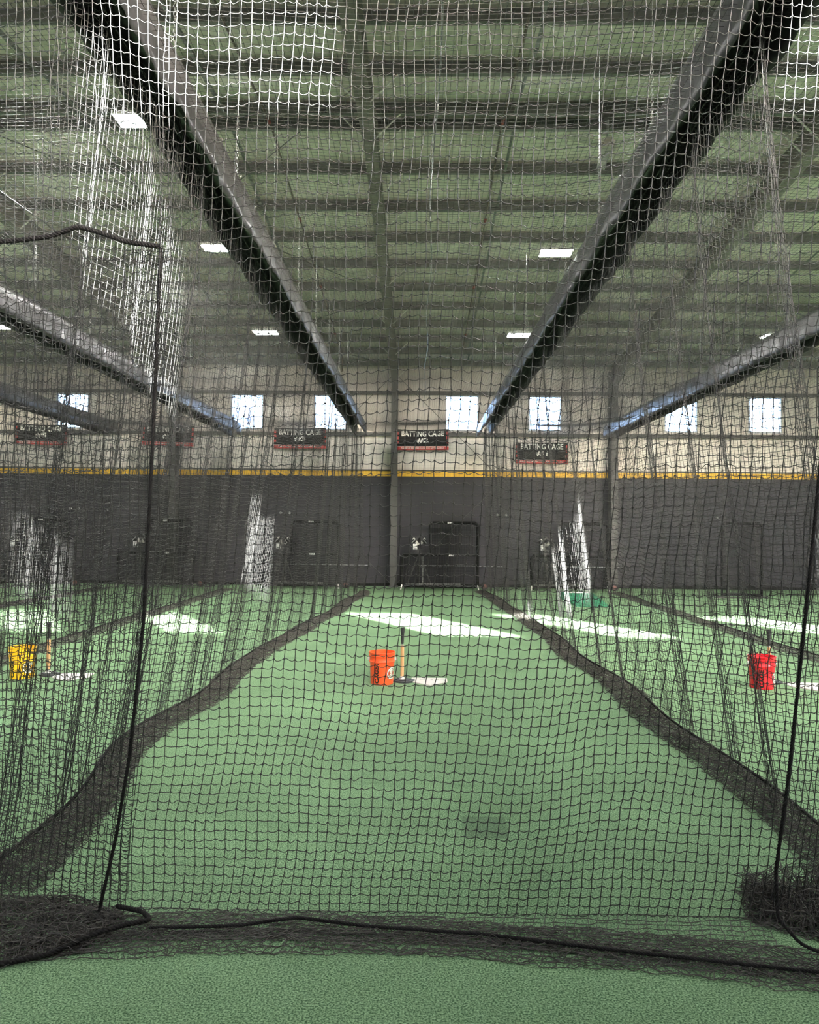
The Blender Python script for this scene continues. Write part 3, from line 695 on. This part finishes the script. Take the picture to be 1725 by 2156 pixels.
# ------------------------------------------------------------------ banners
BW, BH = 1.63, .66
for x, z, nm, tilt in ((-11.98, 4.70, '#5', .022), (-7.95, 4.70, '#4', .03), (-3.78, 4.64, '#3', -.004), (.08, 4.62, '#2', -.012), (3.82, 4.22, '#1', 0)):
    root = empty('banner', (x, YB-.19, z), 0, {'#1': 'lowest and rightmost banner, black and red, BATTING CAGE #1', '#2': 'black and red banner BATTING CAGE #2 right of the centre column', '#3': 'black and red banner BATTING CAGE #3 left of the left rail end', '#4': 'half-hidden black and red banner behind the left seam rope, BATTING CAGE #4', '#5': 'leftmost black and red banner, BATTING CAGE #5, tilted under a rail'}[nm], 'banner', 'cage number banners')
    root.rotation_euler = (0, tilt, 0)
    bn = Noise2(hash(nm) % 97, 6, .3, 1.2)
    def sheet(x0, x1, z0, z1, off):
        nx2, nz2 = 24, 8; Xs, Zs = np.meshgrid(np.linspace(x0, x1, nx2), np.linspace(z0, z1, nz2)); sg = -.035*(1-(Xs/(BW/2))**2)*np.clip((Zs+BH/2)/BH, 0, 1)*(1 if nm != '#1' else .1)
        V = np.stack([Xs, -off+.012*bn(Xs, Zs), Zs+sg], -1).reshape(-1, 3); I = np.arange(nx2*nz2).reshape(nz2, nx2)
        return V, np.stack([I[:-1, :-1], I[:-1, 1:], I[1:, 1:], I[1:, :-1]], -1).reshape(-1, 4)
    def onsheet(me, off):
        co = verts_of(me).copy(); X_2, Z_2 = co[:, 0].copy(), co[:, 1].copy()
        sg = -.035*(1-(X_2/(BW/2))**2)*np.clip((Z_2+BH/2)/BH, 0, 1)*(1 if nm != '#1' else .1)
        set_verts(me, np.stack([X_2, -off+.012*bn(X_2, Z_2), Z_2+sg], -1))
    V, F = sheet(-BW/2, BW/2, -BH/2+.115, BH/2, 0); o = link('panel', np_mesh('panel', V, F), M['banner_black'], root, True)
    sm = o.modifiers.new('t', 'SOLIDIFY'); sm.thickness = .006; sm.offset = -1
    V, F = sheet(-BW/2, BW/2, -BH/2, -BH/2+.115, 0.002); o = link('red_strip', np_mesh('red_strip', V, F), M['banner_red'], root, True)
    sm = o.modifiers.new('t', 'SOLIDIFY'); sm.thickness = .006; sm.offset = -1
    V, F = sheet(-BW/2, BW/2, -BH/2+.113, -BH/2+.122, 0.006); link('white_line', np_mesh('white_line', V, F), M['print_white'], root)
    me = text_mesh('BATTING CAGE', .215, .0075, .86); co = verts_of(me); w = co[:, 0].max()-co[:, 0].min(); co[:, 0] *= 1.33/w; co[:, 1] = (co[:, 1]-co[:, 1].min())/(co[:, 1].max()-co[:, 1].min())*.185+.11; set_verts(me, co); onsheet(me, .006)
    link('lettering', me, M['print_white'], root)
    me = text_mesh(nm, .22, .006, 1.0); co = verts_of(me); co[:, 0] *= .36/(co[:, 0].max()-co[:, 0].min()); co[:, 0] -= (co[:, 0].max()+co[:, 0].min())/2; co[:, 1] = (co[:, 1]-co[:, 1].min())/(co[:, 1].max()-co[:, 1].min())*.17-.10; set_verts(me, co); onsheet(me, .006)
    link('number', me, M['print_white'], root)
    me = text_mesh('PLEASE USE BATTING CAGES FOR BATTING ONLY', .065, .001, .95); co = verts_of(me); co[:, 0] *= 1.36/(co[:, 0].max()-co[:, 0].min()); co[:, 1] += -BH/2+.058; set_verts(me, co); onsheet(me, .008)
    link('small_lettering', me, M['print_white'], root)
    for s in (-1, 1):
        for k in range(3):
            zc = .20-k*.145; V, F = sheet(s*(BW/2-.035)-.033, s*(BW/2-.035)+.033, zc-.045, zc+.045, .006); link('red_mark', np_mesh('red_mark', V, F), M['banner_red'], root)

# ------------------------------------------------------------------ L-screens, pitching machines
def grid_net(poly_rects, pitch, r):
    parts = []
    for (x0, x1, z0, z1) in poly_rects:
        xs3 = np.arange(x0+pitch/2, x1, pitch); zs3 = np.arange(z0+pitch/2, z1, pitch)
        zz = np.linspace(z0, z1, 3); X3, Z3 = np.meshgrid(zz, xs3); parts.append(tubes(np.stack([Z3, 0*Z3, X3], -1), r, 3, (0, 1, 0)))
        xx = np.linspace(x0, x1, 3); X3, Z3 = np.meshgrid(xx, zs3); parts.append(tubes(np.stack([X3, .002+0*X3, Z3], -1), r, 3))
    return parts
def wheel(root, loc, R=.115, w=.05):
    mb = MB(); mb.lathe([(R*.55, -w/2), (R*.9, -w/2), (R, -w*.3), (R, w*.3), (R*.9, w/2), (R*.55, w/2)], 18)
    o = mb.build('wheel', M['tyre'], root, True); o.location = loc; o.rotation_euler = (PI/2, 0, 0)
    mb = MB(); mb.lathe([(0, -w*.4), (R*.56, -w*.4), (R*.56, w*.4), (0, w*.5)], 14); mb.build('wheel_hub', M['hub_red'], o, True)
def l_screen(x, y, label, rz=0.0, full=True):
    W_, Hh, low, lw = 2.26, 2.0, 1.03, .84
    root = empty('l_screen', (x, y, 0), rz, label, 'screen', 'L-screens before the wall')
    z0 = .10; r = .05
    out = [(-W_/2, 0, z0), (-W_/2, 0, low-.06), (-W_/2+.06, 0, low), (-W_/2+lw, 0, low), (-W_/2+lw, 0, Hh-.08), (-W_/2+lw+.08, 0, Hh), (W_/2-.08, 0, Hh), (W_/2, 0, Hh-.08), (W_/2, 0, z0)]
    mb = MB(); mb.tube(out, r, 8); mb.tube([(-W_/2, 0, z0), (W_/2, 0, z0)], r*.8, 8); mb.build('padded_frame', M['black_pad'], root, True)
    mb = MB(); mb.tube([(-W_/2+lw, 0, low), (W_/2, 0, low)], .028, 8); mb.build('cross_bar', M['black_pad'], root)
    o = net_object('netting', grid_net([(-W_/2, W_/2, z0, low), (-W_/2+lw, W_/2, low, Hh)], .048, .0055), root, 'black_pad')
    for sx in (-1, 1):
        mb = MB(); mb.tube([(sx*W_/2, -.03, .14), (sx*(W_/2+.03), -.12, .0)], .022, 6); mb.build('foot', M['brace'], root)
        mb = MB(); mb.tube([(sx*W_/2, 0, .12), (sx*W_/2, .55, .06)], .025, 6); mb.build('rear_leg', M['steel_grey'], root)
    mb = MB(); mb.box((-.2, .12, .16), (1.7, .05, .05)); mb.build('rear_rail', M['post_grey'], root)
    mb = MB(); mb.tube([(-W_/2+.62, .12, .1), (-W_/2+.62, .12, low)], .022, 6); mb.build('upright', M['post_grey'], root)
    for tx, tz in ((.34, low), (.30, Hh)):
        for k in range(3):
            mb = MB(); mb.box((tx+(k-1)*.055, -.047, tz), (.045, .012, .05)); mb.build('tag', M['white_paint'], root)
    wheel(root, (W_/2+.22, .05, .115)); mb = MB(); mb.tube([(W_/2, 0, .1), (W_/2+.19, .06, .09)], .015, 6); mb.build('axle', M['steel_grey'], root)
    return root
def pitching_machine(x, y, label, bar=True):
    root = empty('pitching_machine', (x, y, 0), 0, label, 'machine', 'pitching machines')
    hub = 1.22
    for a in (90, 215, 325):
        mb = MB(); mb.tube([(0, 0, hub-.15), (.5*math.cos(math.radians(a)), .42*math.sin(math.radians(a)), 0)], .022, 6); mb.build('leg', M['steel_grey'], root)
    mb = MB(); mb.box((0, 0, hub-.1), (.22, .22, .16)); mb.tube([(-.26, 0, hub-.17), (.30, 0, hub-.17)], .025, 6); mb.build('swivel_base', M['black_plastic'], root)
    mb = MB(); mb.box((-.12, -.16, hub+.05), (.13, .06, .17)); mb.build('control_panel', M['white_paint'], root)
    mb = MB(); mb.box((-.12, -.195, hub-.01), (.10, .01, .025)); mb.build('switch_strip', M['black_plastic'], root)
    for s in (-1, 1):
        R = Matrix.Rotation(s*math.radians(-40), 3, 'Y')
        mb = MB(); mb.box((s*.11, -.02, hub+.24), (.05, .16, .34), R); mb.build('wheel_guard', M['black_plastic'], root)
        mb = MB(); mb.box((s*.17, -.10, hub+.20), (.11, .10, .12), R); mb.build('motor', M['black_pad'], root)
        mb = MB(); mb.box((s*.20, -.16, hub+.19), (.022, .02, .09), R); mb.box((s*.155, -.16, hub+.235), (.022, .02, .08), R); mb.build('motor_bracket', M['lamp_grey'], root)
        mb = MB(); mb.lathe([(0, -.04), (.13, -.04), (.14, 0), (.13, .04), (0, .04)], 16); o = mb.build('throwing_wheel', M['brace'], root, True); o.location = (s*.10, .06, hub+.2); o.rotation_euler = (0, PI/2+s*.7, 0)
    mb = MB(); mb.tube([(0, .28, hub+.34), (0, -.02, hub+.16)], .05, 10); mb.build('ball_chute', M['steel_grey'], root)
    if bar:
        mb = MB(); mb.tube([(.05, .3, .68), (2.6, .3, .67)], .014, 6); mb.build('tow_bar', M['zinc'], root)
        mb = MB(); mb.box((2.62, .3, .64), (.07, .06, .12)); mb.build('bar_grip', M['black_plastic'], root)
    return root
for x, y, nm in ((.62, 22.75, '#2'), (4.5, 22.8, '#1'), (-3.55, 22.8, '#3'), (-7.95, 22.85, '#4'), (-11.75, 22.85, '#5')):
    l_screen(x, y, 'black padded L-shaped screen below the ' + CW[nm])
    pitching_machine(x-.62, y+.5, 'pitching machine behind the screen below the ' + CW[nm], bar=nm in ('#2', '#1', '#3'))
# flat rectangular screen on the right
root = empty('flat_screen', (8.95, 21.2, 0), 0, 'tall flat black net screen on low feet standing at the far right', 'screen')
mb = MB(); mb.tube([(-.55, 0, .04), (-.55, 0, 1.96), (-.48, 0, 2.04), (.48, 0, 2.04), (.55, 0, 1.96), (.55, 0, .04)], .032, 8); mb.tube([(-.55, 0, .07), (.55, 0, .07)], .03, 8); mb.build('padded_frame', M['black_pad'], root, True)
net_object('netting', grid_net([(-.55, .55, .07, 2.04)], .03, .0036), root, 'black_pad')
for s in (-1, 1):
    mb = MB(); mb.box((s*.55-.05, -.0, .02), (.05, .9, .04)); mb.build('foot', M['steel_grey'], root)
mb = MB(); mb.box((-.25, -.40, .02), (1.25, .05, .04)); mb.build('base_bar', M['steel_grey'], root)

# sloped green mound in the right cage
root = empty('practice_mound', (4.15, 19.2, 0), 0, 'small sloped green practice mound on the turf before the screen under banner #1', 'mound')
mb = MB(); mb.prism([(-1.1, .0), (1.1, 0), (1.1, .17), (.75, .17), (-1.1, .015)], 'x', -.40, .40); mb.build('ramp', M['mat_green'], root)
mb = MB(); mb.box((0, .9, .176), (.62, .14, .012)); mb.build('pitching_plate', M['plate_white'], root)

# twin-head emergency lamps and a wall sensor
for x, z, w in ((-4.23, 2.27, 'below banner #3'), (2.58, 2.26, 'left of the screen under banner #1'), (-10.9, 2.34, 'right of the screen under banner #5')):
    root = empty('emergency_lamp', (x, YB-.06, z), 0, 'small twin-head emergency lamp on the grey wall ' + w, 'lamp', 'emergency lamps')
    mb = MB(); mb.box((0, -.03, 0), (.18, .06, .10)); mb.build('housing', M['black_plastic'], root)
    for s in (-1, 1):
        mb = MB(); mb.lathe([(0, -.04), (.025, -.04), (.042, .03), (.038, .04), (0, .04)], 12); o = mb.build('lamp_head', M['lamp_grey'], root, True); o.location = (s*.13, -.07, .01); o.rotation_euler = (PI/2, 0, s*.5)
root = empty('wall_sensor', (9.33, YB-.06, 2.25), 0, 'tiny white sensor on the grey wall left of the flat screen', 'sensor')
mb = MB(); mb.lathe([(0, 0), (.045, 0), (.045, .03), (.03, .05), (0, .06)], 14); o = mb.build('dome', M['lamp_grey'], root, True); o.rotation_euler = (PI/2, 0, 0)

# ------------------------------------------------------------------ buckets, tees, home plates
def wrap(me, R0, taper, z0, ang0):
    """lay a flat text mesh (x right, y up) on the bucket side, centred at angle ang0 (0 = towards the camera)"""
    co = verts_of(me); z = z0+co[:, 1]; r = R0+taper*z+.0015; a = ang0+co[:, 0]/r
    set_verts(me, np.stack([r*np.sin(a), -r*np.cos(a), z], -1))
def bucket(x, y, m, txt, label, rz=0.0):
    root = empty('bucket', (x, y, 0), rz, label, 'bucket', 'five gallon ball buckets')
    r0, r1, H = .132, .150, .375
    def R(z): return r0+(r1-r0)*z/H
    prof = [(0, .004), (r0-.008, .0), (r0, .008), (R(.255), .255), (R(.258)+.008, .262), (R(.27)+.008, .272), (R(.28), .282), (R(.32), .318), (R(.322)+.008, .324), (R(.335)+.008, .338), (R(.345), .345), (R(.365)+.004, .362), (R(H)+.008, .366), (R(H)+.008, H), (R(H)-.002, H), (R(.3)-.004, .3), (r0-.005, .02), (0, .015)]
    mb = MB(); mb.lathe(prof, 40); mb.build('body', m, root, True)
    for s in (-1, 1):
        mb = MB(); mb.box((s*(R(.29)+.012), 0, .292), (.022, .035, .03)); mb.build('handle_ear', M['white_paint'], root)
    mb = MB(); pts = [(math.cos(t)*(R(.29)+.02), .06+math.sin(t)*.13, .292-math.sin(t)*.10) for t in np.linspace(0, PI, 14)]; mb.tube(pts, .003, 5); mb.build('bail_handle', M['zinc'], root)
    me = text_mesh(txt, .066, .0042, 1.0); co = verts_of(me).copy(); co[:, 0] *= .262/(co[:, 0].max()-co[:, 0].min()); co[:, 0] -= (co[:, 0].max()+co[:, 0].min())/2
    co[:, 1] -= (co[:, 1].max()+co[:, 1].min())/2; set_verts(me, np.stack([-co[:, 1], co[:, 0], 0*co[:, 0]], -1)); wrap(me, r0, (r1-r0)/H, .152, -.42)
    link('lettering', me, M['print_black'], root)
    # round emblem on the right side
    def disc(rad, rin, off, mm, nm):
        n = 40; V = []; 
        for k in range(n):
            a = 2*PI*k/n; V += [(rad*math.cos(a), rad*math.sin(a), 0), (rin*math.cos(a), rin*math.sin(a), 0)]
        F = np.array([(2*k, 2*((k+1) % n), 2*((k+1) % n)+1, 2*k+1) for k in range(n)]); me = np_mesh(nm, np.array(V), F); wrap(me, r0+off, (r1-r0)/H, .138, .98); return link(nm, me, mm, root)
    disc(.074, .001, .0002, M['print_black'], 'emblem_rim'); disc(.069, .001, .0008, M['print_white'], 'emblem_disc'); disc(.056, .051, .0014, M['print_black'], 'emblem_ring')
    parts = []
    for (a, b, c, d) in ((-.040, -.034, -.030, .030), (-.040, -.016, .024, .030), (-.040, -.018, -.003, .003), (-.040, -.016, -.030, -.024), (-.004, .002, -.044, .044), (.012, .018, -.036, .036), (.012, .034, .030, .036), (.012, .030, -.003, .003)):
        parts.append((np.array([(a, c, 0), (b, c, 0), (b, d, 0), (a, d, 0)]), np.array([(0, 1, 2, 3)])))
    V, F = join(parts); me = np_mesh('emblem_letters', V, F); wrap(me, r0+.0014, (r1-r0)/H, .138, .98); link('emblem_letters', me, M['print_black'], root)
    return root
bucket(-.425, 8.98, M['bucket_orange'], 'CAGE-2', 'orange plastic bucket lettered CAGE-2 beside the middle batting tee')
bucket(-4.74, 9.08, M['bucket_yellow'], 'CAGE 3', 'yellow plastic bucket lettered CAGE 3 behind the nets at the left')
bucket(4.02, 8.98, M['bucket_red'], 'CAGE 1', 'red plastic bucket lettered CAGE 1 behind the nets at the right')
def tee(x, y, label):
    root = empty('batting_tee', (x, y, 0), 0, label, 'batting tee', 'batting tees')
    mb = MB(); pl = [(.02+.125*math.cos(a)+.012*math.cos(3*a), .115*math.sin(a)) for a in np.linspace(0, 2*PI, 21)[:-1]]
    mb.prism(pl, 'z', 0, .022); mb.build('base', M['rubber'], root)
    mb = MB(); mb.prism([(a*.7, b*.7) for a, b in pl], 'z', .022, .034); mb.build('base_rib', M['rubber'], root)
    mb = MB(); mb.lathe([(.038, .03), (.034, .045), (.024, .06), (.022, .07)], 14); mb.build('collar', M['white_paint'], root, True)
    mb = MB(); mb.tube([(0, 0, .05), (0, 0, .43)], .0215, 12); mb.build('lower_stem', M['wood'], root, True)
    mb = MB(); mb.tube([(0, 0, .42), (0, 0, .47)], .012, 10); mb.build('upper_stem', M['zinc'], root, True)
    mb = MB(); mb.lathe([(0, .45), (.014, .45), (.018, .50), (.020, .56), (.025, .60), (.027, .645), (.018, .645), (.012, .62), (0, .62)], 14); mb.build('ball_rest', M['foam'], root, True)
    return root
tee(-.19, 9.10, 'black and wood batting tee standing behind the orange bucket')
tee(-4.51, 9.25, 'black and wood batting tee right of the yellow bucket')
tee(4.24, 9.27, 'black and wood batting tee right of the red bucket')
def home_plate(x, y, label, rz=0.0):
    root = empty('home_plate', (x, y, 0), rz, label, 'home plate', 'home plates')
    pl = [(-.216, .216), (-.216, 0), (0, -.216), (.216, 0), (.216, .216)]
    mb = MB(); mb.prism(pl[::-1], 'z', 0, .018); o = mb.build('slab', M['plate_white'], root); bv = o.modifiers.new('b', 'BEVEL'); bv.width = .008; bv.segments = 2
    def line(s0, s1, nm):
        a = [(p[0]*s0, .02+(p[1]-.02)*s0) for p in pl]; b = [(p[0]*s1, .02+(p[1]-.02)*s1) for p in pl]; V = [(u, v, .0188) for u, v in a+b]; me = bpy.data.meshes.new(nm)
        me.from_pydata(V, [], [(i, (i+1) % 5, 5+(i+1) % 5, 5+i) for i in range(5)]); me.update(); link(nm, me, M['plate_line'], root)
    line(.86, .83, 'inset_line')
    mb = MB()
    for px, py_, w, d in ((-.11, .12, .012, .07), (-.085, .09, .06, .010), (-.06, .12, .012, .07), (.03, .10, .03, .03), (.10, .11, .03, .03), (.155, .12, .04, .008)): mb.box((px, py_, .0185), (w, d, .001))
    mb.build('moulded_marks', M['plate_line'], root)
home_plate(.135, 9.06, 'white home plate beside the orange bucket and tee')
home_plate(-4.17, 9.10, 'white home plate right of the yellow bucket', .12)
home_plate(4.60, 9.02, 'white home plate right of the red bucket', -.05)
